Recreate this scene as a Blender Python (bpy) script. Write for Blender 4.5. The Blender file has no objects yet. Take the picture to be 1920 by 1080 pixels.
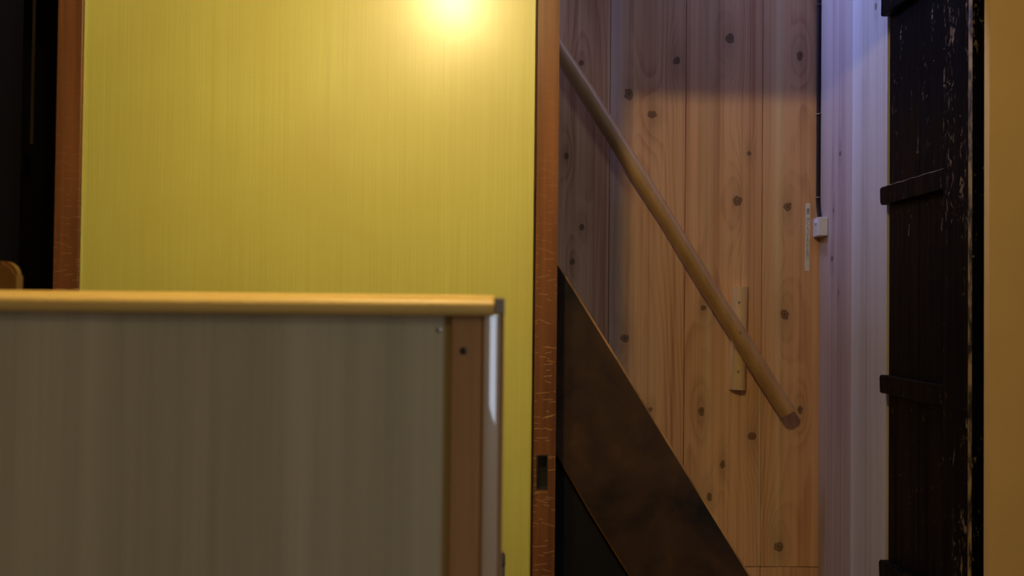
import bpy, bmesh, math, random
from mathutils import Vector, Matrix
random.seed(7)
scene = bpy.context.scene
COL = scene.collection

# ------------------------------------------------------------------ camera
CZ = 1.03                       # eye height of a seated guest
FPX = 1940.0                    # focal length in pixels of the 1920 px wide frame
cam_d = bpy.data.cameras.new('camera')
cam = bpy.data.objects.new('camera', cam_d); COL.objects.link(cam)
cam_d.sensor_width = 36.0
cam_d.lens = 36.0 * FPX / 1920.0
cam_d.clip_start = 0.02
CAM_R = (Matrix.Rotation(-math.atan(52 / FPX), 4, 'Z') @ Matrix.Rotation(math.pi / 2 + math.atan(38.5 / FPX), 4, 'X')
         @ Matrix.Rotation(0.0105, 4, 'Z'))
cam.matrix_world = Matrix.Translation((0, 0, CZ)) @ CAM_R
cam_d.dof.use_dof = True
cam_d.dof.focus_distance = 2.45
cam_d.dof.aperture_fstop = 5.0
scene.camera = cam

# ------------------------------------------------------------------ world, daylight, exposure
world = bpy.data.worlds.new('world'); scene.world = world
world.use_nodes = True
world.node_tree.nodes['Background'].inputs[0].default_value = (0.45, 0.55, 0.9, 1)
world.node_tree.nodes['Background'].inputs[1].default_value = 0.3
vs = scene.view_settings
vs.view_transform = 'Standard'; vs.look = 'None'; vs.exposure = 0.0; vs.gamma = 1.0; vs.use_curve_mapping = False

def area(name, loc, direction, sx, sy, power, color):
    d = bpy.data.lights.new(name, 'AREA'); d.shape = 'RECTANGLE'; d.size = sx; d.size_y = sy
    d.energy = power; d.color = color
    o = bpy.data.objects.new(name, d); COL.objects.link(o)
    o.location = loc
    o.rotation_euler = Vector(direction).to_track_quat('-Z', 'Y').to_euler()
    return o
# daylight in the upstairs window (shines down the stairwell) and in the dining room's side window
area('daylight_upstairs', (-2.56, 2.62, 3.36), (1, 0, 0), 0.4, 1.46, 270, (0.27, 0.34, 1.0))
area('daylight_skylight', (-0.45, 2.64, 4.36), (0, 0, -1), 0.6, 0.36, 40, (0.42, 0.48, 1.0))
area('daylight_dining_room', (1.96, -0.45, 1.25), (-1, 0, 0), 1.05, 1.15, 14, (0.72, 0.83, 1.0))

# ------------------------------------------------------------------ pixel helpers (measuring only)
def ray(px, py):
    return CAM_R.to_3x3() @ Vector(((px - 960) / FPX, (540 - py) / FPX, -1.0))
def onY(px, py, Y):
    d = ray(px, py); return Vector((0, 0, CZ)) + d * (Y / d.y)
def onX(px, py, X):
    d = ray(px, py); return Vector((0, 0, CZ)) + d * (X / d.x)

# ------------------------------------------------------------------ node helpers
class NT:
    def __init__(s, name):
        s.m = bpy.data.materials.new(name); s.m.use_nodes = True
        s.t = s.m.node_tree; s.n = s.t.nodes; s.l = s.t.links
        s.b = s.n['Principled BSDF']
        s.co = s.n.new('ShaderNodeTexCoord').outputs['Object']
    def put(s, sock, v):
        if isinstance(v, (int, float)): sock.default_value = v
        elif isinstance(v, (tuple, list)): sock.default_value = tuple(v) + ((1,) if len(sock.default_value) == 4 and len(v) == 3 else ())
        else: s.l.new(v, sock)
    def math(s, op, a, b=None, c=None, clamp=False):
        n = s.n.new('ShaderNodeMath'); n.operation = op; n.use_clamp = clamp
        for i, v in enumerate((a, b, c)):
            if v is not None: s.put(n.inputs[i], v)
        return n.outputs[0]
    def sep(s, v):
        n = s.n.new('ShaderNodeSeparateXYZ'); s.l.new(v, n.inputs[0]); return n.outputs
    def comb(s, x, y, z):
        n = s.n.new('ShaderNodeCombineXYZ')
        for i, v in enumerate((x, y, z)): s.put(n.inputs[i], v)
        return n.outputs[0]
    def scale(s, v, k, off=(0, 0, 0)):
        n = s.n.new('ShaderNodeMapping'); s.l.new(v, n.inputs[0])
        n.inputs['Scale'].default_value = k; n.inputs['Location'].default_value = off
        return n.outputs[0]
    def noise(s, v, sc=1.0, detail=3.0, rough=0.5, dist=0.0):
        n = s.n.new('ShaderNodeTexNoise'); s.l.new(v, n.inputs['Vector'])
        n.inputs['Scale'].default_value = sc; n.inputs['Detail'].default_value = detail
        n.inputs['Roughness'].default_value = rough; n.inputs['Distortion'].default_value = dist
        return n.outputs[0]
    def ramp(s, f, stops):
        n = s.n.new('ShaderNodeValToRGB'); s.put(n.inputs[0], f)
        e = n.color_ramp.elements
        while len(e) < len(stops): e.new(0.5)
        for el, (p, c) in zip(e, stops):
            el.position = p; el.color = (c, c, c, 1) if isinstance(c, (int, float)) else tuple(c) + (1,)
        return n.outputs[0]
    def mix(s, f, a, b, mode='MIX'):
        n = s.n.new('ShaderNodeMix'); n.data_type = 'RGBA'; n.blend_type = mode
        s.put(n.inputs[0], f); s.put(n.inputs[6], a); s.put(n.inputs[7], b)
        return n.outputs[2]
    def bump(s, h, strength=0.2, dist=0.002):
        n = s.n.new('ShaderNodeBump'); n.inputs['Strength'].default_value = strength
        n.inputs['Distance'].default_value = dist; s.l.new(h, n.inputs['Height'])
        s.l.new(n.outputs[0], s.b.inputs['Normal'])
    def out(s, color, rough=0.5, spec=0.5, metal=0.0):
        s.put(s.b.inputs['Base Color'], color); s.put(s.b.inputs['Roughness'], rough)
        s.b.inputs['Specular IOR Level'].default_value = spec; s.b.inputs['Metallic'].default_value = metal
        return s.m

def cedar(name, knots, x0, light, dark, seed, streak=1.0, swap=False, arch=1.6, sap=None, c2=420.0, red=(0.46, 0.18, 0.08)):
    """Knotty flat-sawn cedar board. Local x across, z along; growth rings are contour lines of a height field."""
    t = NT(name)
    x, y, z = t.sep(t.co)
    if swap: x = y
    base = t.comb(x, 0.0, z)
    dx = t.math('SUBTRACT', x, x0)
    h = t.math('MULTIPLY', t.math('MULTIPLY', dx, dx), c2)
    h = t.math('ADD', h, t.math('MULTIPLY', z, arch))
    h = t.math('ADD', h, t.math('MULTIPLY', t.noise(t.scale(base, (7, 1, 0.7), (seed, seed * 2.3, 0)), 1, 2), 7.0))
    h = t.math('ADD', h, t.math('MULTIPLY', t.noise(t.scale(base, (45, 1, 3), (seed, 0, 3)), 1, 2), 0.5))
    core = None; halo = None
    kr = random.Random(int(seed * 100))
    for (kx, kz, r, k) in knots:
        ex = t.math('SUBTRACT', x, kx); ez = t.math('SUBTRACT', z, kz)
        ex2 = t.math('MULTIPLY', ex, ex); ez2 = t.math('MULTIPLY', ez, ez)
        g = t.math('POWER', 2.718, t.math('MULTIPLY', t.math('ADD', t.math('MULTIPLY', ex2, 1 / (2.6 * r) ** 2), t.math('MULTIPLY', ez2, 1 / (8 * r) ** 2)), -1.0))
        h = t.math('ADD', h, t.math('MULTIPLY', g, kr.choice((-1, 1)) * 2.3 * k))
        asp = kr.uniform(0.85, 1.3)
        d = t.math('SQRT', t.math('ADD', t.math('MULTIPLY', ex2, (asp / r) ** 2), t.math('MULTIPLY', ez2, 1 / (r * asp) ** 2)))
        core = d if core is None else t.math('MINIMUM', core, d)
        halo = g if halo is None else t.math('MAXIMUM', halo, g)
    ring = t.math('FRACT', h)
    late = t.ramp(ring, [(0.0, 0.0), (0.40, 0.10), (0.84, 1.0), (0.95, 0.55), (1.0, 0.0)])
    vis = t.ramp(t.noise(t.scale(base, (11, 1, 0.9), (seed * 0.7, 2, 5)), 1, 2), [(0.35, 0.12), (0.65, 1.0)])
    strk = t.noise(t.scale(base, (75, 1, 0.45), (seed * 1.3, 6, 1)), 1, 3, 0.6)
    fibre = t.noise(t.scale(base, (380, 1, 3.5), (seed, 1, 0)), 1, 3, 0.6)
    broad = t.noise(t.scale(base, (17, 1, 0.35), (seed * 1.7, 4, 0)), 1, 3, 0.55)
    hue = t.noise(t.scale(base, (12, 1, 0.3), (seed * 0.9, 8, 2)), 1, 2)
    f = t.math('ADD', t.math('MULTIPLY', t.math('MULTIPLY', late, vis), 0.46 * streak), t.math('MULTIPLY', t.math('SUBTRACT', broad, 0.46), 2.2))
    f = t.math('ADD', f, t.math('MULTIPLY', t.math('SUBTRACT', strk, 0.48), 1.6))
    f = t.math('ADD', f, t.math('MULTIPLY', t.math('SUBTRACT', fibre, 0.5), 0.45), clamp=True)
    col = t.mix(f, light, t.mix(t.ramp(hue, [(0.38, 0.0), (0.62, 1.0)]), dark, red))
    if sap is not None:
        sx, sw, scol = sap
        m = t.math('POWER', 2.718, t.math('MULTIPLY', t.math('POWER', t.math('MULTIPLY', t.math('SUBTRACT', x, sx), 1 / sw), 2.0), -1.0))
        m = t.math('MULTIPLY', m, t.ramp(t.noise(t.scale(base, (14, 1, 0.8), (seed, 9, 0)), 1, 2), [(0.3, 0.15), (0.6, 1.0)]))
        col = t.mix(t.math('MULTIPLY', m, 0.75), col, scol)
    if core is not None:
        wob = t.math('ADD', core, t.math('MULTIPLY', t.math('SUBTRACT', t.noise(t.scale(t.co, (75, 75, 75)), 1, 3), 0.5), 1.1))
        col = t.mix(t.math('MULTIPLY', t.math('MULTIPLY', halo, halo), 0.35), col, tuple(c * 0.6 for c in dark))
        km = t.ramp(wob, [(0.0, 1.0), (0.30, 0.72), (0.55, 0.66), (0.74, 0.88), (0.90, 0.55), (1.2, 0.0)])
        col = t.mix(t.math('MULTIPLY', km, 0.9), col, (0.055, 0.024, 0.012))
    t.bump(t.math('ADD', late, fibre), 0.12, 0.0006)
    return t.out(col, 0.5, 0.3)

# ------------------------------------------------------------------ simple materials
def plaster(name, col, rough=0.85):
    t = NT(name)
    n = t.noise(t.scale(t.co, (5, 5, 5)), 1, 4)
    g = t.noise(t.scale(t.co, (160, 160, 160)), 1, 2)
    c = t.mix(n, tuple(k * 0.9 for k in col), tuple(min(1, k * 1.08) for k in col))
    t.bump(g, 0.15, 0.001)
    return t.out(c, rough, 0.3)

def wood(name, a, b, sc=(30, 30, 1.2), rough=0.45, spec=0.4, bump=0.1, coat=0.0):
    t = NT(name)
    n = t.noise(t.scale(t.co, sc), 1, 4, 0.6, 0.4)
    fi = t.noise(t.scale(t.co, tuple(k * 9 for k in sc)), 1, 2)
    f = t.ramp(n, [(0.3, 0.0), (0.7, 1.0)])
    c = t.mix(f, a, b)
    c = t.mix(t.math('MULTIPLY', fi, 0.35), c, tuple(k * 0.6 for k in a))
    if bump: t.bump(n, bump, 0.001)
    t.b.inputs['Coat Weight'].default_value = coat
    t.b.inputs['Coat IOR'].default_value = 1.5 + 0.4 * coat
    return t.out(c, rough, spec)

def black_wood(name, amount, hot=(0.0, 0.0), axis=1):
    """Old soot-black board; pale flecks where the lacquer has been knocked off."""
    t = NT(name)
    n = t.noise(t.scale(t.co, (40, 40, 2.0)), 1, 4, 0.6)
    base = t.mix(n, (0.0012, 0.0012, 0.0014), (0.0036, 0.0034, 0.0036))
    fl = t.noise(t.scale(t.co, (75, 95, 38)), 1, 5, 0.65, 1.0)
    zone = t.noise(t.scale(t.co, (14, 22, 2.6), (3, 1, 2)), 1, 2)
    f = t.math('ADD', fl, t.math('MULTIPLY', t.math('SUBTRACT', zone, 0.5), 0.55))
    m = t.ramp(f, [(0.665 - amount, 0.0), (0.71 - amount, 1.0)])
    c = t.mix(m, base, (0.16, 0.115, 0.06))
    t.bump(t.math('SUBTRACT', n, t.math('MULTIPLY', m, 0.6)), 0.35, 0.0015)
    return t.out(c, t.ramp(n, [(0.3, 0.36), (0.7, 0.6)]), 0.06)

def worn_lit_edge():
    t = NT('worn_lit_edge')
    n = t.noise(t.scale(t.co, (60, 60, 16)), 1, 4, 0.65)
    m = t.ramp(n, [(0.40, 0.0), (0.56, 1.0)])
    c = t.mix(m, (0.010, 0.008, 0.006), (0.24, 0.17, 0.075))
    return t.out(c, 0.5, 0.4)

def gold_panel():
    t = NT('gold_panel')
    x, y, z = t.sep(t.co)
    base = t.comb(x, 0.0, z)
    st = t.noise(t.scale(base, (330, 1, 2.5)), 1, 3, 0.65)
    st2 = t.noise(t.scale(base, (60, 1, 0.6), (4, 0, 0)), 1, 3, 0.6)
    we = t.noise(t.scale(base, (60, 1, 500)), 1, 2)
    bl = t.noise(t.scale(base, (5, 1, 4.5), (2.2, 0, 1)), 1, 3, 0.55)
    f = t.math('ADD', t.math('MULTIPLY', st, 0.72), t.math('MULTIPLY', st2, 0.28))
    f = t.ramp(f, [(0.28, 0.0), (0.72, 1.0)])
    c = t.mix(f, (0.47, 0.455, 0.085), (0.60, 0.605, 0.135))
    c = t.mix(t.math('MULTIPLY', we, 0.22), c, (0.42, 0.34, 0.05))
    c = t.mix(t.ramp(bl, [(0.35, 0.0), (0.7, 0.55)]), c, (0.46, 0.41, 0.07))
    # pin-prick scuffs that catch the light
    sc = t.noise(t.scale(base, (150, 1, 190)), 1, 3, 0.6)
    zo = t.noise(t.scale(base, (3, 1, 3), (7, 0, 5)), 1, 1)
    t.b.inputs['Coat Weight'].default_value = 0.7
    t.b.inputs['Coat Roughness'].default_value = 0.24
    sm = t.ramp(t.math('ADD', sc, t.math('MULTIPLY', zo, 0.3)), [(0.90, 0.0), (0.95, 1.0)])
    c = t.mix(t.math('MULTIPLY', sm, 0.6), c, (0.72, 0.66, 0.36))
    t.bump(t.math('ADD', t.math('MULTIPLY', st, 0.7), t.math('MULTIPLY', we, 0.5)), 0.10, 0.0005)
    return t.out(c, t.ramp(bl, [(0.3, 0.38), (0.8, 0.46)]), 0.75)

def scratched_stile():
    t = NT('scratched_stile')
    n = t.noise(t.scale(t.co, (45, 45, 2.0)), 1, 4, 0.6, 0.3)
    c = t.mix(t.ramp(n, [(0.3, 0.0), (0.7, 1.0)]), (0.085, 0.030, 0.010), (0.20, 0.078, 0.026))
    # short hair-line scratches at odd angles, more of them lower down
    x, y, z = t.sep(t.co)
    m = None
    for li, (k1, k2, sh) in enumerate(((34.0, 62.0, 0.0), (46.0, 95.0, 0.37), (27.0, 41.0, 0.71))):
        ux = t.math('MULTIPLY_ADD', x, k1, sh); uz = t.math('MULTIPLY_ADD', z, k2, sh * 3)
        fx = t.math('FRACT', ux); fz = t.math('FRACT', uz)
        wn = t.n.new('ShaderNodeTexWhiteNoise'); wn.noise_dimensions = '2D'
        t.l.new(t.comb(t.math('FLOOR', ux), t.math('FLOOR', uz), 0.0), wn.inputs['Vector'])
        r1, r2, r3 = t.sep(wn.outputs['Color'])
        lean = t.math('MULTIPLY', t.math('SUBTRACT', r2, 0.62), t.math('MULTIPLY', t.math('SUBTRACT', fx, 0.5), 1.3))
        d = t.math('ABSOLUTE', t.math('SUBTRACT', t.math('SUBTRACT', fz, 0.5), lean))
        line = t.ramp(d, [(0.018 * k2 / 60, 1.0), (0.05 * k2 / 60, 0.0)])
        ends = t.math('LESS_THAN', t.math('ABSOLUTE', t.math('SUBTRACT', fx, 0.5)), t.math('MULTIPLY_ADD', r3, 0.35, 0.08))
        on = t.math('GREATER_THAN', r1, 0.62)
        k = t.math('MULTIPLY', t.math('MULTIPLY', line, ends), t.math('MULTIPLY', on, t.math('MULTIPLY_ADD', wn.outputs['Value'], 0.7, 0.3)))
        m = k if m is None else t.math('MAXIMUM', m, k)
    low = t.ramp(t.math('MULTIPLY_ADD', z, -1.0, 1.5), [(0.0, 0.08), (0.25, 0.3), (0.55, 1.0)])
    m = t.math('MULTIPLY', m, low)
    c = t.mix(t.math('MULTIPLY', m, 0.6), c, (0.52, 0.30, 0.12))
    t.bump(n, 0.08, 0.001)
    return t.out(c, 0.3, 0.5)

def laminate():
    t = NT('partition_laminate')
    x, y, z = t.sep(t.co); base = t.comb(x, 0.0, z)
    a = t.noise(t.scale(base, (26, 1, 0.5)), 1, 4, 0.65)
    b = t.noise(t.scale(base, (160, 1, 2)), 1, 2)
    f = t.ramp(t.math('ADD', t.math('MULTIPLY', a, 0.8), t.math('MULTIPLY', b, 0.2)), [(0.34, 0.0), (0.66, 1.0)])
    return t.out(t.mix(f, (0.40, 0.365, 0.225), (0.54, 0.50, 0.33)), 0.5, 0.35)

def flat(name, col, rough=0.5, spec=0.5, metal=0.0):
    t = NT(name)
    n = t.noise(t.scale(t.co, (90, 90, 90)), 1, 3)
    return t.out(t.mix(n, tuple(k * 0.88 for k in col), tuple(min(1.0, k * 1.1) for k in col)), rough, spec, metal)

M = dict(
    gold=gold_panel(), stile=scratched_stile(), black=black_wood('black_board', 0.0), black_stile=black_wood('black_stile', 0.05),
    worn_lit=worn_lit_edge(), laminate=laminate(),
    cap=wood('varnished_cap', (0.60, 0.41, 0.115), (0.76, 0.56, 0.18), (1.2, 30, 30), 0.42, 0.4, 0.02, 0.0),
    pboard=wood('partition_board', (0.40, 0.22, 0.085), (0.52, 0.31, 0.13), (30, 30, 1.2), 0.45),
    edge=wood('varnished_edge', (0.48, 0.34, 0.19), (0.60, 0.45, 0.27), (30, 30, 1.2), 0.35, 0.5, 0.0, 1.0),
    endgrain=flat('end_grain', (0.30, 0.25, 0.18), 0.7),
    plaster=plaster('tan_plaster', (0.56, 0.365, 0.105)), plaster_up=plaster('pale_plaster', (0.13, 0.13, 0.14)),
    room=plaster('room_plaster', (0.42, 0.31, 0.17)),
    ceil=wood('ceiling_boards', (0.30, 0.19, 0.09), (0.38, 0.25, 0.12), (8, 1, 8)),
    floor=wood('floor_boards', (0.16, 0.09, 0.04), (0.24, 0.14, 0.06), (8, 1, 8), 0.4),
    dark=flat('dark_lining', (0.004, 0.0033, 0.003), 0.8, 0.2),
    oldwood=wood('smoked_wood', (0.003, 0.002, 0.0016), (0.066, 0.031, 0.011), (7, 7, 7), 0.5, 0.25, 0.3),
    joint_strip=wood('pale_strip', (0.72, 0.50, 0.26), (0.86, 0.64, 0.36), (30, 30, 1), 0.55, 0.3), gold_glint=flat('painted_gold_glint', (0.34, 0.26, 0.08), 0.4, 0.5, 0.6),
    lit_rim=wood('painted_lit_rim', (0.12, 0.055, 0.016), (0.55, 0.30, 0.09), (9, 9, 9), 0.45, 0.35, 0.2),
    lintel=wood('lintel_wood', (0.10, 0.045, 0.015), (0.18, 0.08, 0.03), (1.2, 30, 30)),
    log=wood('peeled_log', (0.50, 0.29, 0.10), (0.66, 0.41, 0.16), (30, 30, 3), 0.33, 0.5, 0.3, 0.6),
    block=wood('pale_block', (0.78, 0.55, 0.25), (0.90, 0.68, 0.34), (30, 30, 3), 0.35, 0.5, 0.1),
    chair=wood('chair_wood', (0.12, 0.052, 0.010), (0.18, 0.085, 0.02), (3, 20, 20), 0.4),
    white=flat('white_plastic', (0.72, 0.72, 0.66), 0.3), lens=flat('frosted_lens', (0.62, 0.66, 0.75), 0.12, 0.6),
    cable=flat('cable_sheath', (0.016, 0.010, 0.014), 0.65, 0.3), steel=flat('steel', (0.55, 0.55, 0.55), 0.35, 0.5, 1.0),
    paper=flat('label_paper', (0.78, 0.78, 0.72), 0.6), ink=flat('ink', (0.03, 0.03, 0.035), 0.6),
    rubber=flat('black_rubber', (0.012, 0.014, 0.013), 0.4), gunmetal=flat('gunmetal', (0.16, 0.19, 0.20), 0.35, 0.5, 0.8),
    copper=flat('aged_copper', (0.05, 0.05, 0.045), 0.4, 0.5, 0.7), frame=flat('window_frame_paint', (0.25, 0.2, 0.15), 0.5),
    shade=flat('lamp_shade', (0.5, 0.42, 0.3), 0.6),
)

# ------------------------------------------------------------------ mesh helpers
WL = {}
def tag(o, label=None, cat=None, group=None, kind=None):
    if label: o['label'] = label
    if cat: o['category'] = cat
    if group: o['group'] = group
    if kind: o['kind'] = kind
    return o
def thing(name, loc, label=None, cat=None, group=None, kind=None):
    o = bpy.data.objects.new(name, None); COL.objects.link(o); o.location = loc; o.empty_display_size = 0.05
    WL[o] = Vector(loc); return tag(o, label, cat, group, kind)
def obj(name, bm, mats, parent=None, origin=None, smooth=False):
    """bm in world coordinates -> one mesh object."""
    bmesh.ops.recalc_face_normals(bm, faces=bm.faces)
    if origin is None:
        vsx = [v.co for v in bm.verts]
        lo = Vector([min(v[i] for v in vsx) for i in range(3)]); hi = Vector([max(v[i] for v in vsx) for i in range(3)])
        origin = Vector(((lo.x + hi.x) / 2, (lo.y + hi.y) / 2, lo.z))
    origin = Vector(origin)
    bmesh.ops.translate(bm, verts=bm.verts, vec=-origin)
    if smooth:      # crisp arrises stay crisp: split edges sharper than 35 degrees
        bmesh.ops.split_edges(bm, edges=[e for e in bm.edges if len(e.link_faces) == 2 and e.calc_face_angle(0) > 0.6])
    me = bpy.data.meshes.new(name); bm.to_mesh(me); bm.free()
    for m in (mats if isinstance(mats, (list, tuple)) else [mats]): me.materials.append(m)
    if smooth:
        for p in me.polygons: p.use_smooth = True
    o = bpy.data.objects.new(name, me); COL.objects.link(o)
    WL[o] = origin
    if parent is not None:
        o.parent = parent; o.location = origin - WL[parent]
    else: o.location = origin
    return o
def box(x0, x1, y0, y1, z0, z1, bev=0.0, seg=2, bm=None):
    b = bmesh.new()
    bmesh.ops.create_cube(b, size=1.0)
    for v in b.verts:
        v.co = Vector((x0 + (v.co.x + .5) * (x1 - x0), y0 + (v.co.y + .5) * (y1 - y0), z0 + (v.co.z + .5) * (z1 - z0)))
    if bev: bmesh.ops.bevel(b, geom=list(b.edges), offset=bev, segments=seg, affect='EDGES', profile=0.5)
    return join(bm, b)
def join(bm, b):
    if bm is None: return b
    me = bpy.data.meshes.new('tmp'); b.to_mesh(me); b.free(); bm.from_mesh(me); bpy.data.meshes.remove(me)
    return bm
def prism(pts, axis, a, c, bev=0.0, seg=1):
    """Closed outline pts (2-D) extruded along an axis from a to c. axis 'y': pts are (x,z); 'x': (y,z); 'z': (x,y)."""
    b = bmesh.new()
    def mk(p, t): return {'y': (p[0], t, p[1]), 'x': (t, p[0], p[1]), 'z': (p[0], p[1], t)}[axis]
    va = [b.verts.new(mk(p, a)) for p in pts]; vc = [b.verts.new(mk(p, c)) for p in pts]
    b.faces.new(va); b.faces.new(vc[::-1])
    for i in range(len(pts)):
        j = (i + 1) % len(pts); b.faces.new((va[j], va[i], vc[i], vc[j]))
    if bev: bmesh.ops.bevel(b, geom=list(b.edges), offset=bev, segments=seg, affect='EDGES', profile=0.5)
    return b
def tube(pts, radii, n=14, cap=True, wob=0.0):
    b = bmesh.new(); rings = []
    pts = [Vector(p) for p in pts]
    ref = Vector((0, 1, 0))
    for i, p in enumerate(pts):
        d = (pts[min(i + 1, len(pts) - 1)] - pts[max(i - 1, 0)]).normalized()
        r_ = ref if abs(d.dot(ref)) < 0.9 else Vector((1, 0, 0))
        u = d.cross(r_).normalized(); w = u.cross(d).normalized()
        r = radii[i] if isinstance(radii, (list, tuple)) else radii
        rings.append([b.verts.new(p + (u * math.cos(2 * math.pi * k / n) + w * math.sin(2 * math.pi * k / n)) * r * (1 + wob * random.uniform(-1, 1))) for k in range(n)])
    for i in range(len(rings) - 1):
        for k in range(n):
            b.faces.new((rings[i][k], rings[i][(k + 1) % n], rings[i + 1][(k + 1) % n], rings[i + 1][k]))
    if cap: b.faces.new(rings[0][::-1]); b.faces.new(rings[-1])
    return b
def structure(name, bm, mat, parent=None, label=None, smooth=False):
    o = obj(name, bm, mat, parent, smooth=smooth)
    if parent is None: tag(o, label, None, None, 'structure')
    return o

# ================================================================== the setting
YD = 1.86                       # front face of the sliding door
YB = 2.86                       # cedar back wall of the stairwell
XR = 0.933                      # cedar side wall of the stairwell
ZH = CZ + 0.712                 # underside of the lintel
UP = 2.45                       # upper floor level
xl = onY(103, 270, YD).x; xr = onY(1046, 400, YD).x

structure('floor', box(-2.3, 2.0, -2.1, 2.95, -0.1, 0.0), M['floor'], label='dark brown board floor of the dining room')
structure('wall_front', box(onY(1855, 540, YD).x, 2.0, YD, YD + 0.02, 0, 2.35), M['plaster'], label='tan plastered wall strip beyond the soot black door edge')
structure('wall_above_lintel', box(-2.3, 2.0, YD + 0.005, YD + 0.065, ZH + 0.1, 2.45), M['lintel'], label='brown boarded wall above the lintel of the stairs')
structure('trim_1', box(-2.3, 2.0, YD - 0.012, YD + 0.075, ZH, ZH + 0.1, 0.003), M['lintel'], label='brown grooved wooden lintel over the sliding door')
structure('wall_room_back', box(-2.3, 2.0, -2.12, -2.06, 0, 2.35), M['room'], label='plaster wall at the back of the dining room')
structure('wall_room_west', box(-2.36, -2.3, -2.1, 2.95, 0, 2.35), M['room'], label='plaster side wall of the dining room')
bm = box(2.0, 2.06, -2.1, -1.0, 0, 2.35); bm = box(2.0, 2.06, 0.1, 2.95, 0, 2.35, bm=bm)
bm = box(2.0, 2.06, -1.0, 0.1, 0, 0.65, bm=bm); bm = box(2.0, 2.06, -1.0, 0.1, 1.85, 2.35, bm=bm)
structure('wall_room_east', bm, M['room'], label='plaster side wall of the dining room with a window')
win = thing('window_1', (2.03, -0.45, 0.65), 'dining room window in the side wall', None, None, 'structure')
bm = box(1.99, 2.05, -1.0, 0.1, 0.65, 0.69); bm = box(1.99, 2.05, -1.0, 0.1, 1.81, 1.85, bm=bm)
bm = box(1.99, 2.05, -1.0, -0.97, 0.69, 1.81, bm=bm); bm = box(1.99, 2.05, 0.07, 0.1, 0.69, 1.81, bm=bm)
obj('window_frame', bm, M['frame'], win)
structure('ceiling', box(-2.3, 2.0, -2.1, YD + 0.005, 2.35, 2.45), M['ceil'], label='brown board ceiling of the dining room')
# upstairs: landing floor whose edge bounds the stair opening, walls, roof, window
structure('floor_upstairs', box(-2.6, -0.75, YD + 0.065, YB, UP - 0.1, UP), M['plaster_up'], label='edge of the upstairs floor over the stairs')
structure('wall_upstairs', box(-2.66, -2.6, 0.3, YB, UP, 2.62), M['plaster_up'], label='upstairs wall below the landing window')
structure('wall_upstairs_near', box(-2.66, 1.2, 0.24, 0.3, UP, 4.4), M['plaster_up'], label='pale upstairs wall across the landing')
structure('wall_upstairs_end', box(0.96, 1.2, 0.3, YD + 0.5, UP, 4.3), M['plaster_up'], label='pale upstairs wall at the end of the landing')
structure('ceiling_upstairs', box(-2.66, 1.2, 0.24, 3.0, 4.4, 4.5), M['plaster_up'], label='pale ceiling above the stairwell')
structure('wall_upstairs_top', box(-2.66, -2.6, 0.3, YB, 4.12, 4.4), M['plaster_up'], label='upstairs wall over the landing window')
win = thing('window_2', (-2.63, 1.5, 2.62), 'daylit landing window at the top of the stairs', None, None, 'structure')
bm = box(-2.65, -2.6, 0.3, YB, 2.62, 2.65); bm = box(-2.65, -2.6, 0.3, YB, 4.09, 4.12, bm=bm)
obj('window_frame', bm, M['frame'], win)
win = thing('window_3', (-0.45, 2.64, 4.37), 'small skylight above the stairs', None, None, 'structure')
bm = box(-0.79, -0.75, 2.42, 2.855, 4.37, 4.4); bm = box(-0.15, -0.11, 2.42, 2.855, 4.37, 4.4, bm=bm); bm = box(-0.75, -0.15, 2.42, 2.46, 4.37, 4.4, bm=bm); bm = box(-0.75, -0.15, 2.82, 2.855, 4.37, 4.4, bm=bm)
obj('window_frame', bm, M['frame'], win)
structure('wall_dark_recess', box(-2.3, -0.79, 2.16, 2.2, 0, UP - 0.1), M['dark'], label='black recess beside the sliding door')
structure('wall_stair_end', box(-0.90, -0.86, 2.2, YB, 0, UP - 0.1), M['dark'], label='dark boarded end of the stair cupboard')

# --- cedar back wall: boards with recessed joints
C_L, C_D = (0.80, 0.50, 0.25), (0.46, 0.235, 0.10)
wb = obj('wall_back', box(-2.6, 1.1, YB + 0.018, YB + 0.08, 0, 4.4), M['dark'])
tag(wb, 'knotty cedar board wall behind the steep staircase', None, None, 'structure')
ZJ = onY(1470, 1063, YB).z
joints = [-0.70, -0.49, -0.28, -0.07, 0.14, onY(1143, 300, YB).x, onY(1284, 500, YB).x, onY(1428, 560, YB).x, XR + 0.02]
knots_px = [(1269, 114, 8, 1), (1179, 177, 11, 1), (1223, 215, 9, 1.2), (1062, 293, 6, .8), (1091, 426, 6, .7), (1073, 491, 6, .7), (1172, 634, 9, 1.1),
            (1319, 577, 6, .8), (1383, 377, 10, 1.5), (1477, 388, 9, 1.3), (1471, 590, 10, 1.4), (1315, 771, 8, 1), (1355, 871, 7, .9),
            (1330, 932, 7, .9), (1410, 818, 9, 1.2), (1500, 768, 7, 1.2), (1460, 1025, 10, 1.4), (1500, 105, 8, 1.2), (1368, 72, 10, 1.8),
            (1405, 288, 5, .8), (1090, 118, 6, .7), (1219, 768, 5, .7)]
KW = [(onY(px, py, YB), 0.95 * r / FPX * YB, k) for px, py, r, k in knots_px]
x0s = [0, .02, -.03, .01, .03, -.02, -.045, .02, .01]
saps = {5: (-0.09, 0.03, (0.62, 0.50, 0.40)), 6: (-0.041, 0.014, (0.90, 0.68, 0.36)), 7: (-0.046, 0.013, (0.86, 0.70, 0.36))}
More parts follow.
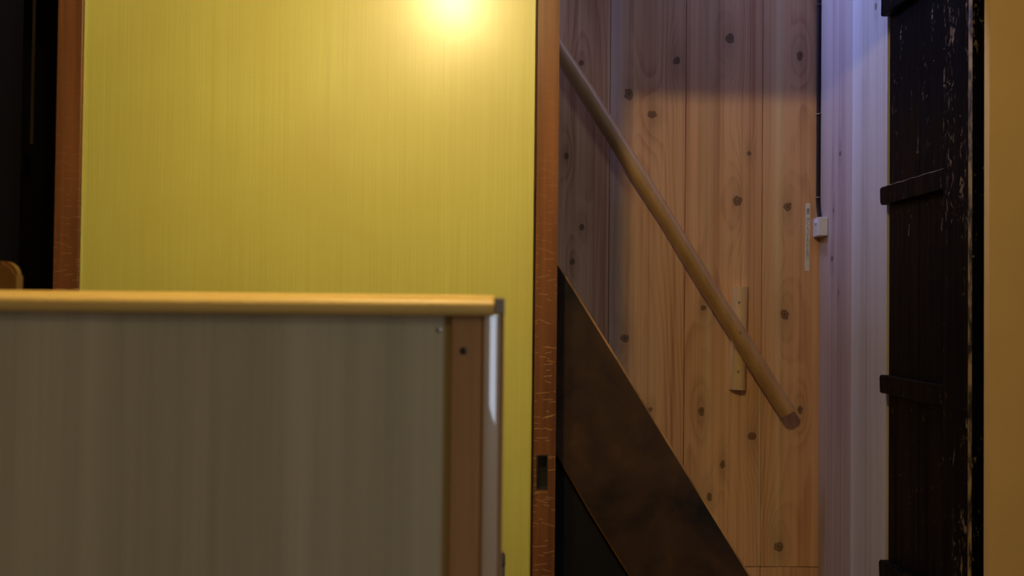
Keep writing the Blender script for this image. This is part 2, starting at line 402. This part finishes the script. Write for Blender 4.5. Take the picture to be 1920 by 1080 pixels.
for i in range(len(joints) - 1):
    a, c = joints[i], joints[i + 1]; mid = (a + c) / 2
    for (z0, z1, sd) in ((0.0, ZJ, 31.0), (ZJ, 4.35, 0.0)):
        ks = [(p.x - mid, p.z - z0, r, k) for p, r, k in KW if a < p.x < c and z0 < p.z < z1]
        tone = random.uniform(0.94, 1.05)
        m = cedar('cedar_board', ks, x0s[i], tuple(v * tone for v in C_L), tuple(v * tone for v in C_D), 3.1 * i + 1.7 + sd, sap=saps.get(i) if not sd else None)
        obj('plank', box(a + 0.0006, c - 0.0006, YB, YB + 0.018, z0 + 0.0006, z1 - 0.0006, 0.0012, 1), m, wb, origin=(mid, YB, z0))

# thin pale strip along the lower part of the last joint
jx = joints[7]
obj('joint_strip', box(jx - 0.0062, jx - 0.0004, YB - 0.0008, YB + 0.004, ZJ + 0.001, onY(1424, 700, YB).z, 0.0006, 1), M['joint_strip'], wb)
# --- cedar side wall (paler, pinkish boards)
wr = obj('wall_right', box(XR + 0.018, XR + 0.06, 2.40, YB + 0.018, 0, 4.3), M['dark'])
tag(wr, 'pale pinkish cedar boards on the side wall of the stairs', None, None, 'structure')
ye = onX(1662, 540, XR).y; ym = onX(1596, 540, XR).y
kn_r = [(onX(px, py, XR), r) for px, py, r in ((1575, 288, .008), (1572, 548, .006), (1560, 485, .009), (1563, 395, .006), (1642, 12, .008))]
R_L, R_D = (0.50, 0.40, 0.36), (0.34, 0.235, 0.205)
for i, (y0, y1, L_, D_, sd) in enumerate(((ym, YB, (0.50, 0.41, 0.33), R_D, 5.3), (ye, ym, (0.55, 0.50, 0.40), (0.40, 0.34, 0.27), 9.1))):
    mid = (y0 + y1) / 2
    ks = [(p.y - mid, p.z, r, 1.0) for p, r in kn_r if y0 < p.y < y1]
    m = cedar('pale_cedar_board', ks, 0.01 if i else 0.0, L_, D_, sd, swap=True, arch=1.2, c2=400, streak=0.7, red=tuple(k * 0.95 for k in D_),
              sap=((y1 - mid - 0.02, 0.035, (0.68, 0.66, 0.58)) if i else None))
    obj('plank', box(XR, XR + 0.018, y0 + 0.0006, y1 - 0.0006, 0.0, 4.3, 0.0012, 1), m, wr, origin=(XR, mid, 0))

# ================================================================== doors
# door_1: the gold sliding door
d1 = thing('door_1', ((xl + xr) / 2, YD, 0), 'sliding door with a yellow gold panel in a scratched red-brown frame', 'door', None, 'structure')
def leaned(x_top_px, x_bot_px):   # a stile leans a hair with the old house; the two edges as read from the photograph
    return onY(x_top_px, 0, YD).x, onY(x_bot_px, 1080, YD).x
xa = (onY(152, 270, YD).x); xb = (onY(1005, 400, YD).x)
obj('stile', box(xl, xa, YD, YD + 0.034, 0.002, ZH + 0.012, 0.0025), M['stile'], d1, origin=(xl, YD, 0))
# finger pull: a real slot through the lock stile lined with dark copper
p0 = onY(1006, 853, YD); p1 = onY(1027, 918, YD)
sx0, sx1 = p0.x, p1.x; sz0, sz1 = p1.z, p0.z
bm = box(xb, sx0 - 0.0, YD, YD + 0.034, 0.002, ZH + 0.012); bm = box(sx1, xr, YD, YD + 0.034, 0.002, ZH + 0.012, bm=bm)
bm = box(sx0, sx1, YD, YD + 0.034, 0.002, sz0, bm=bm); bm = box(sx0, sx1, YD, YD + 0.034, sz1, ZH + 0.012, bm=bm)
bmesh.ops.remove_doubles(bm, verts=bm.verts, dist=1e-5)
o = obj('stile', bm, M['stile'], d1, origin=(xb, YD, 0))
bm = box(sx0 + .0004, sx1 - .0004, YD + 0.016, YD + 0.018, sz0 + .0004, sz1 - .0004)
for q in ((sx0 + .0004, sx0 + .0022, sz0 + .0004, sz1 - .0004), (sx1 - .0022, sx1 - .0004, sz0 + .0004, sz1 - .0004), (sx0 + .0022, sx1 - .0022, sz0 + .0004, sz0 + .0022), (sx0 + .0022, sx1 - .0022, sz1 - .0022, sz1 - .0004)):
    bm = box(q[0], q[1], YD - 0.0008, YD + 0.016, q[2], q[3], bm=bm)
pull = obj('finger_pull', bm, M['copper'], d1); pull['label'] = 'dark metal finger pull sunk in the stile'
obj('rail', box(xa, xb, YD + 0.002, YD + 0.032, 0.002, 0.07, 0.002), M['stile'], d1)
obj('rail', box(xa, xb, YD + 0.002, YD + 0.032, ZH - 0.055, ZH + 0.012, 0.002), M['stile'], d1)
obj('panel', box(xa, xb, YD + 0.007, YD + 0.026, 0.07, ZH - 0.055), M['gold'], d1, origin=((xa + xb) / 2, YD, 0))
# a slim bead between panel and frame
for x in (xa, xb):
    s = 1 if x == xa else -1
    obj('bead', box(min(x, x + s * 0.004), max(x, x + s * 0.004), YD + 0.003, YD + 0.008, 0.07, ZH - 0.055, 0.001, 1), M['gold'] if s > 0 else M['oldwood'], d1)

# door_2: soot-black batten door standing open against the side wall; door_3 its fellow on the other side
def batten_door(name, label, xf, y0, y1, s, m_stile, bz, y_stile):
    """xf: plane of the stile face, s=+1 if the leaf lies towards +x of it. y0 near edge, y1 far edge."""
    th = 0.036
    d = thing(name, (xf + s * th / 2, (y0 + y1) / 2, 0), label, 'door', None, 'structure')
    X = lambda t: xf + s * t
    # stile with a knocked-off front arris
    pts = [(X(0), y_stile), (X(0), y0 + 0.006), (X(0.0045), y0), (X(th), y0), (X(th), y_stile)]
    pts = [(p[0], p[1]) for p in pts]
    b = prism(pts, 'z', 0.002, 2.05)
    b.faces.ensure_lookup_table()
    o = obj('stile', b, [m_stile, M['worn_lit']], d)
    for p in o.data.polygons:
        n = p.normal
        if abs(n.z) < .1 and 0.2 < abs(n.x) < 0.97: p.material_index = 1
    rec = 0.021
    nb = 2; w = (y1 - y_stile) / nb
    for k in range(nb):
        obj('board', box(min(X(rec), X(th - .002)), max(X(rec), X(th - .002)), y_stile + k * w + .0004, y_stile + (k + 1) * w - .0004, 0.002, 2.05, 0.0008, 1), M['black'], d)
    for zc, hh in bz:
        b = box(min(X(0.0), X(rec)), max(X(0.0), X(rec)), y_stile + .0005, y1 + 0.002, zc - hh / 2, zc + hh / 2)
        bmesh.ops.bevel(b, geom=[e for e in b.edges if abs((e.verts[0].co - e.verts[1].co).x) > .01 and e.verts[0].co.y > y1], offset=0.006, segments=3, affect='EDGES', profile=0.5)
        bmesh.ops.subdivide_edges(b, edges=[e for e in b.edges if abs((e.verts[0].co - e.verts[1].co).y) > .05], cuts=14)
        for v in b.verts:
            if v.co.y > y_stile + 0.01:
                v.co.z += random.uniform(-1, 1) * 0.0009
                if abs(v.co.x - X(0)) < 1e-4: v.co.x += s * random.uniform(0, 1) * 0.0008
        bmesh.ops.bevel(b, geom=[e for e in b.edges], offset=0.0018, segments=1, affect='EDGES')
        o = obj('batten', b, [M['black'], M['worn_lit']], d)
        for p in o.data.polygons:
            if 0.25 < p.normal.z < 0.97 and p.normal.x * s < -0.3: p.material_index = 1  # worn pale chamfer, also painting in the highlight along the top edge
    return d
zs = []
for (yt, yb_) in ((-8, 32), (351, 381), (703, 738), (1051, 1090)):
    a = onX(1645, yt, 0.889).z; b_ = onX(1645, yb_, 0.889).z
    zs.append(((a + b_) / 2, 0.041))
xs2 = onY(1818, 540, 1.90).x
batten_door('door_2', 'soot black batten door with a chipped pale edge beside the tan wall', xs2, 1.90, 2.336, 1, M['black_stile'], zs + [(zs[-1][0] - .424, .041)], onX(1768, 540, xs2).y)
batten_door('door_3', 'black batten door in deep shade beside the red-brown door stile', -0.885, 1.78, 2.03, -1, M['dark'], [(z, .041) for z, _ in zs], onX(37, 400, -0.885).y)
d3 = bpy.data.objects['door_3']
obj('gold_reflection', box(onY(60, 120, 2.03).x, onY(63.5, 120, 2.03).x, 2.028, 2.034, onY(62, 270, 2.03).z, 2.05), M['gold_glint'], d3)  # thin gold strip stands in for the door's reflection in the lacquer
structure('trim_2', box(xs2 + 0.030, xs2 + 0.075, 1.883, 1.899, 0, ZH), M['dark'], label='narrow black jamb strip beside the tan wall')

# ================================================================== staircase
ys0 = 1.935
A = onY(1047, 492, ys0); B = onY(1402, 1070, ys0)
slope = (A.z - B.z) / (B.x - A.x)
st = thing('staircase', (B.x, ys0, 0), 'steep staircase of smoke-darkened wood below the round handrail', 'staircase')
vh = onY(1058, 511, ys0).z - onY(1058, 876, ys0).z      # vertical height of the stringer board
def ztop(x): return A.z - slope * (x - A.x)
def stringer(y0, y1):
    xbot = A.x + (A.z) / slope
    xb2 = A.x + (A.z - vh) / slope
    zt = UP - 0.02
    xt = A.x - (zt - A.z) / slope
    xt2 = A.x - (zt - (A.z - vh)) / slope
    n = 26
    top = [(xt + (xbot - xt) * k / n, zt + (0 - zt) * k / n) for k in range(n + 1)]
    low = [(xb2 + (xt2 - xb2) * k / n, 0 + (zt) * k / n) for k in range(n + 1)]
    rr = random.Random(3)
    low = [(x + rr.uniform(-.0022, .0022), z) if 0 < k < n else (x, z) for k, (x, z) in enumerate(low)]
    top = [(x + rr.uniform(-.0006, .0006), z) if 0 < k < n else (x, z) for k, (x, z) in enumerate(top)]
    ln = math.hypot(slope, 1); nx, nz = slope / ln, 1 / ln
    outer = top + low
    inner = [(x - 0.0035 * nx, z - 0.0035 * nz) for x, z in top] + [(x + 0.0025 * nx, z + 0.0025 * nz) for x, z in low]
    b = bmesh.new()
    r0 = [b.verts.new((x, y0, z)) for x, z in inner]
    r1 = [b.verts.new((x, y0 + 0.0035, z)) for x, z in outer]
    r2 = [b.verts.new((x, y1, z)) for x, z in outer]
    m_ = len(outer)
    b.faces.new(r0); b.faces.new(r2[::-1])
    for k in range(m_):
        q = (k + 1) % m_
        b.faces.new((r0[q], r0[k], r1[k], r1[q])).material_index = 1  # pale rim colour paints in the warm light along the stringer's edges
        b.faces.new((r1[q], r1[k], r2[k], r2[q]))
    return b
sg = obj('stringer', stringer(ys0, ys0 + 0.04), [M['oldwood'], M['lit_rim']], st)
z = 0.20
while z < UP - 0.35:
    xn = A.x + (A.z - (z + 0.22)) / slope       # nosing, well inside the board
    obj('tread', box(xn - 0.19, xn, ys0 + 0.04, YB - 0.001, z - 0.03, z, 0.003), M['oldwood'], st)
    z += 0.205
def xlow(z): return A.x + (A.z - vh - z) / slope
zz = UP - 0.4
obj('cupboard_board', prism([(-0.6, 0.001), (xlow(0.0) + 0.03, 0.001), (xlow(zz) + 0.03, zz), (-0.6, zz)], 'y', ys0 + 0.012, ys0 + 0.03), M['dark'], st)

# ================================================================== handrail
YR = YB - 0.030 - 0.023
e0 = onY(1477, 774, YR); e1 = onY(1049, 94, YR)
dirr = (e1 - e0).normalized()
hr = thing('handrail', (onY(1383, 730, YB).x, YB, onY(1383, 730, YB).z), 'round peeled-log handrail slanting up the cedar wall', 'handrail')
N = 60; Ltot = 2.6
rr = random.Random(11)
pts, rad = [], []
ph = [rr.uniform(0, 6.28) for _ in range(6)]
for i in range(-1, N + 1):
    s = Ltot * i / N if i > 0 else (0.0 if i < 0 else 0.0009)
    off = Vector((0.9 * math.sin(s * 7 + ph[0]) + .5 * math.sin(s * 17 + ph[1]), 0, 0)) * 0.0016
    pts.append(e0 + dirr * s + off)
    rad.append(0.0232 * (1 + .025 * math.sin(s * 9 + ph[2]) + .02 * math.sin(s * 23 + ph[3]) - 0.02 * s))
bm = tube(pts, rad, 28)
# the sawn end keeps a crisp arris
obj('pole', bm, M['log'], hr, smooth=True)
# small stubs of cut branches on the pole
for t_, sd in ((0.075, -1), (0.245, 1), (0.50, -1), (0.62, 1)):
    c = e0 + dirr * (t_ * Ltot) + Vector((0.4 * sd, -0.9, 0)).normalized() * 0.0205
    b = bmesh.new(); bmesh.ops.create_uvsphere(b, u_segments=12, v_segments=6, radius=0.006)
    for v in b.verts: v.co = Vector((v.co.x * 0.8, v.co.y * 0.55, v.co.z * 1.4)) + c
    obj('branch_knot', b, M['log'], hr, smooth=True)
# half-log bracket on the wall
bt = onY(1386, 538, YB); bb = onY(1381, 730, YB)
hw = 0.0205
b = bmesh.new()
prof = [(-hw, 0.0), (-hw, -0.012)] + [(-hw * math.cos(a), -0.012 - 0.018 * math.sin(a)) for a in [math.pi * k / 12 for k in range(1, 12)]] + [(hw, -0.012), (hw, 0.0)]
ra = [b.verts.new((bb.x + x, YB + y, bb.z)) for x, y in prof]; rb_ = [b.verts.new((bt.x + x, YB + y, bt.z)) for x, y in prof]
b.faces.new(ra); b.faces.new(rb_[::-1])
for i in range(len(prof)):
    j = (i + 1) % len(prof); b.faces.new((ra[j], ra[i], rb_[i], rb_[j]))
br = obj('bracket', b, M['block'], hr, smooth=True); br['label'] = 'half-round log block holding the pole off the wall'
for (px, py, yy) in ((1386, 567, YB - 0.0298), (1384, 697, YB - 0.0298), (1388, 624, YR - 0.0228)):
    p = onY(px, py, yy)
    obj('screw', tube([p + Vector((0, 0.002, 0)), p + Vector((0, -0.0012, 0))], 0.0032, 10), M['steel'], hr)

# ================================================================== corner sensor, cable, label
c0 = onY(1541, 430, YB)
zt, zb = onY(1526, 411, YB - 0.03).z, onY(1526, 447, YB - 0.03).z
zt = c0.z + 0.028; zb = c0.z - 0.023
xq = onY(1522, 430, YB).x
yq = onX(1553, 430, XR).y
sb = thing('corner_sensor', (XR - 0.02, YB - 0.02, zb), 'small white plastic sensor box in the corner of the cedar walls', 'sensor')
w = XR - xq; dq = YB - yq
# plan: wedge across the corner, blunt on the side towards the label
xf = onY(1534, 430, yq + 0.003).x
plan = [(XR - 0.0006, YB - 0.0006), (xq + 0.004, YB - 0.0006), (xq, YB - 0.012), (xq - 0.001, YB - 0.024), (xf, yq + 0.003), (XR - 0.0006, yq)]
b = prism(plan, 'z', zb, zt)
bmesh.ops.bevel(b, geom=list(b.edges), offset=0.0022, segments=2, affect='EDGES', profile=0.5)
obj('housing', b, M['white'], sb)
pa, pb_ = Vector((xq - 0.001, YB - 0.024, 0)), Vector((xf, yq + 0.003, 0))
lc = (pa + pb_) / 2 + Vector((0.0012, 0.0012, zt - 0.014))
b = bmesh.new(); bmesh.ops.create_uvsphere(b, u_segments=16, v_segments=8, radius=1)
for v in b.verts: v.co = Vector((v.co.x * 0.0065, v.co.y * 0.0065, v.co.z * 0.009)) + lc
o = obj('lens', b, M['lens'], sb, smooth=True); o['label'] = 'small frosted dome'
nrm = Vector((-(pb_ - pa).y, (pb_ - pa).x, 0)).normalized(); nrm = -nrm if nrm.y > 0 else nrm
p = (pa + pb_) / 2 + Vector((0, 0, zb + 0.014)) + nrm * 0.0004
tdir = (pb_ - pa).normalized() * 0.004
b = tube([p - tdir + Vector((0, 0, -.0012)), p + tdir + Vector((0, 0, .0012))], 0.0008, 6)
obj('slot', b, M['ink'], sb)

cb = thing('cable', (XR - 0.006, YB - 0.006, zt), 'dark cable stapled up the corner to the white sensor', 'cable')
xc = XR - 0.0062; yc = YB - 0.0062
cpts = [(xc, yc, 4.2 - k * (4.2 - zt - 0.05) / 10) for k in range(11)]
cpts += [(xc + 0.0, yc - 0.003, zt + 0.032), (xc - 0.001, yc - 0.012, zt + 0.014), (xc - 0.001, yc - 0.02, zt - 0.002)]
obj('sheath', tube(cpts, 0.0052, 10), M['cable'], cb, smooth=True)
for py in (12, 216, 372):
    p = onY(1540, py, YB)
    q = [(xc - 0.0072, YB - 0.0004, p.z), (xc - 0.0068, yc - 0.004, p.z + .001), (xc - 0.001, yc - 0.0066, p.z + .002), (xc + 0.0058, yc - 0.0068, p.z + .003)]
    obj('staple', tube(q, 0.0011, 6), M['steel'], cb, smooth=True)

lt = onY(1515, 381, YB); lb = onY(1513, 508, YB); lw = 0.0063
b = bmesh.new()
cs = [(lt.x - lw, lt.z), (lt.x + lw, lt.z), (lb.x + lw, lb.z), (lb.x - lw, lb.z)]
lab = thing('label_strip', (lb.x, YB, lb.z), 'narrow white label strip with vertical black lettering beside the sensor', 'label')
obj('tape', prism(cs, 'y', YB - 0.0006, YB + 0.0002), M['paper'], lab)
txt = '電気　はいつもつけておいてください'
cu = bpy.data.curves.new('lettering', 'FONT'); cu.body = '\n'.join(txt); cu.align_x = 'CENTER'; cu.size = 0.0098; cu.offset = 0.0
span = onY(1515, 391, YB).z - onY(1513, 487, YB).z
cu.space_line = span / len(txt) / 0.0098
to = bpy.data.objects.new('lettering', cu); COL.objects.link(to)
me = bpy.data.meshes.new_from_object(to.evaluated_get(bpy.context.evaluated_depsgraph_get()))
bpy.data.objects.remove(to); bpy.data.curves.remove(cu)
zs_ = [v.co.y for v in me.vertices]; top = max(zs_)
shear = (lt.x - lb.x) / (lt.z - lb.z)
for v in me.vertices:
    x, y = v.co.x, v.co.y - top
    v.co = Vector((lt.x + x + shear * y, YB - 0.0009, onY(1515, 391, YB).z + y)) - Vector((lb.x, YB, lb.z))
me.materials.append(M['ink'])
o = bpy.data.objects.new('lettering', me); COL.objects.link(o); o.parent = lab

# ================================================================== partition in front
YP = 1.0
pr = onY(945, 700, YP).x
ptop_l = onY(0, 546, YP).z; ptop = onY(930, 553, YP).z
capb = onY(900, 592, YP).z
pt = thing('partition', ((-1.7 + pr) / 2, YP + 0.02, 0), 'low dining partition with a grey-beige panel and varnished round top cap', 'partition')
xe = onY(906, 800, YP).x            # start of the rounded edge moulding
xs = onY(843, 800, YP).x            # start of the end board
obj('panel', box(-1.7, xs, YP + 0.010, YP + 0.030, 0.0, capb), M['laminate'], pt, origin=(-0.5, YP, 0))
obj('end_board', box(xs, xe + 0.002, YP + 0.004, YP + 0.036, 0.0, capb, 0.0018, 2), M['pboard'], pt)
obj('end_strip', box(onY(935, 800, YP).x, pr, YP + 0.011, YP + 0.038, 0.0, onY(940, 588, YP).z, 0.001, 1), M['pboard'], pt)
# quarter/half-round edge moulding
xm = onY(935, 800, YP).x; r = (xm - xe) / 2
w_ = xm - xe
arc = []; yy = YP + 0.002; nA = 12
for k in range(nA + 1):
    arc.append((xe + w_ * k / nA, yy)); yy += w_ / nA * math.tan(math.radians(14 + 24 * k / nA))
prof = [(xe, YP + 0.036)] + arc + [(xm, YP + 0.036)]
o = obj('edge_moulding', prism(prof, 'z', 0.0, capb + 0.0008), M['edge'], pt, smooth=True)
# cap: round-topped rail
hcap = ptop - capb
xc1 = onY(926, 570, YP).x
yc0, yc1 = YP - 0.010, YP + 0.050
prof = [(yc0 + 0.003, capb), (yc0, capb + 0.003), (yc0, capb + hcap * 0.45)]
prof += [(yc0 + 0.5 * (yc1 - yc0) * (1 - math.cos(a)), capb + hcap * 0.45 + hcap * 0.55 * math.sin(a)) for a in [math.pi * k / 18 for k in range(1, 18)]]
prof += [(yc1, capb + hcap * 0.45), (yc1, capb + 0.003), (yc1 - 0.003, capb)]
o = obj('cap', prism(prof, 'x', -1.7, xc1), M['cap'], pt, origin=(-0.5, YP, capb), smooth=True)
obj('end_block', box(xc1, onY(946, 570, YP).x, yc0 - 0.001, yc1, onY(935, 589, YP).z, onY(935, 558, YP).z, 0.0015, 2), M['endgrain'], pt)
for px, py, m_, yy, rr_ in ((869, 658, M['rubber'], YP + 0.004, 0.0036), (823, 618, M['steel'], YP + 0.010, 0.0028)):
    p = onY(px, py, yy)
    b = bmesh.new(); bmesh.ops.create_uvsphere(b, u_segments=14, v_segments=8, radius=1)
    for v in b.verts: v.co = Vector((v.co.x * rr_, v.co.y * rr_ * .45, v.co.z * rr_)) + p
    obj('screw', b, m_, pt, smooth=True)

# ================================================================== chair beyond the partition (its top corner shows)
YC = 1.24
cr = onY(43, 520, YC + 0.018).x; cz = onY(20, 490, YC).z
ch = thing('dining_chair', (cr - 0.21, YC + 0.2, 0), 'brown wooden chair back with a rounded corner rising behind the partition', 'chair')
def rrect(x0, x1, z0, z1, r, n=8):
    out = []
    for cx, cz_, a0 in ((x1 - r, z1 - r, 0), (x0 + r, z1 - r, 90), (x0 + r, z0 + r, 180), (x1 - r, z0 + r, 270)):
        for k in range(n + 1):
            a = math.radians(a0 + 90 * k / n); out.append((cx + r * math.cos(a), cz_ + r * math.sin(a)))
    return out
b = prism(rrect(cr - 0.42, cr, cz - 0.24, cz, 0.017), 'y', YC, YC + 0.018)
bmesh.ops.bevel(b, geom=[e for e in b.edges if abs((e.verts[0].co - e.verts[1].co).y) < 1e-6], offset=0.004, segments=2, affect='EDGES')
obj('backrest', b, M['chair'], ch)
obj('seat', box(cr - 0.42, cr, YC - 0.005, YC + 0.40, 0.42, 0.455, 0.008), M['chair'], ch)
for xx in (cr - 0.385, cr - 0.035):
    obj('leg', box(xx - 0.018, xx + 0.018, YC + 0.018, YC + 0.05, 0.0, cz - 0.06, 0.004), M['chair'], ch)
    obj('leg', box(xx - 0.018, xx + 0.018, YC + 0.35, YC + 0.386, 0.0, 0.42, 0.004), M['chair'], ch)

# ================================================================== slim stand just behind the partition's edge
pk = onY(941, 1033, 1.42)
rod = thing('metal_stand', (pk.x, 1.42, 0), 'slim dark metal stand with black cap behind the partition end', 'stand')
zk = pk.z
obj('tube', tube([(pk.x, 1.42, 0.006), (pk.x, 1.42, zk - 0.02)], 0.0042, 14), M['gunmetal'], rod, smooth=True)
obj('grip', tube([(pk.x, 1.42, zk - 0.021), (pk.x, 1.42, zk - 0.006), (pk.x, 1.42, zk - 0.002)], [0.0046, 0.0046, 0.003], 14), M['rubber'], rod, smooth=True)
obj('tip', tube([(pk.x, 1.42, zk - 0.002), (pk.x, 1.42, zk + 0.0015)], [0.0026, 0.0018], 10), M['pboard'], rod, smooth=True)
obj('base', tube([(pk.x, 1.42, 0.0), (pk.x, 1.42, 0.006)], 0.09, 28), M['gunmetal'], rod)

# ================================================================== pendant lamp over the partition end, and two added fill lamps
def pendant(LX, LY, LZ, label, power, radius):
    lp = thing('pendant_lamp', (LX, LY, LZ), label, 'lamp', 'pendant lamps of the dining room')
    obj('cord', tube([(LX, LY, LZ + 0.19), (LX, LY, 2.35)], 0.004, 8), M['rubber'], lp)
    b = bmesh.new(); n = 28; rings = []
    for (r, dz) in ((0.012, 0.19), (0.03, 0.175), (0.085, 0.11), (0.105, 0.06)):
        rings.append([b.verts.new((LX + r * math.cos(2 * math.pi * k / n), LY + r * math.sin(2 * math.pi * k / n), LZ + dz)) for k in range(n)])
    for i in range(3):
        for k in range(n): b.faces.new((rings[i][k], rings[i][(k + 1) % n], rings[i + 1][(k + 1) % n], rings[i + 1][k]))
    obj('shade', b, M['shade'], lp, smooth=True)
    ld = bpy.data.lights.new('bulb_light', 'POINT'); ld.energy = power; ld.color = (1.0, 0.73, 0.34); ld.shadow_soft_size = radius
    lo = bpy.data.objects.new('bulb_light', ld); COL.objects.link(lo); lo.parent = lp; lo.location = (0, 0, 0)
pendant(-0.09, 1.02, CZ + 0.81, 'pendant lamp hanging right above the end of the partition', 24, 0.024)
pendant(-0.60, -0.60, CZ + 0.90, 'added pendant lamp, unseen fill light before the partition', 5, 0.10)  # added fill light behind the camera for door and partition
pendant(-0.95, 1.15, CZ + 1.10, 'added pendant lamp, unseen fill light above the brown dining chair', 4, 0.06)  # added fill light for the left part of the gold door
# recessed downlight washing the gold door
DL = Vector((-0.25, 1.06, 2.35))
dn = thing('downlight', DL, 'recessed ceiling downlight before the gold sliding door', 'lamp')
b = bmesh.new(); n = 32; rings = []
for (r, dz) in ((0.062, -0.001), (0.062, -0.006), (0.046, -0.006), (0.042, -0.001)):
    rings.append([b.verts.new((DL.x + r * math.cos(2 * math.pi * k / n), DL.y + r * math.sin(2 * math.pi * k / n), DL.z + dz)) for k in range(n)])
for i in range(3):
    for k in range(n): b.faces.new((rings[i][k], rings[i][(k + 1) % n], rings[i + 1][(k + 1) % n], rings[i + 1][k]))
obj('trim_ring', b, M['white'], dn)
ld = bpy.data.lights.new('downlight_beam', 'SPOT'); ld.energy = 36; ld.color = (1.0, 0.73, 0.34); ld.shadow_soft_size = 0.04
ld.spot_size = math.radians(66); ld.spot_blend = 1.0
lo = bpy.data.objects.new('downlight_beam', ld); COL.objects.link(lo); lo.parent = dn; lo.location = (0, 0, -0.012)
lo.rotation_euler = (Vector((-0.05, YD, CZ - 0.40)) - DL).to_track_quat('-Z', 'Y').to_euler()
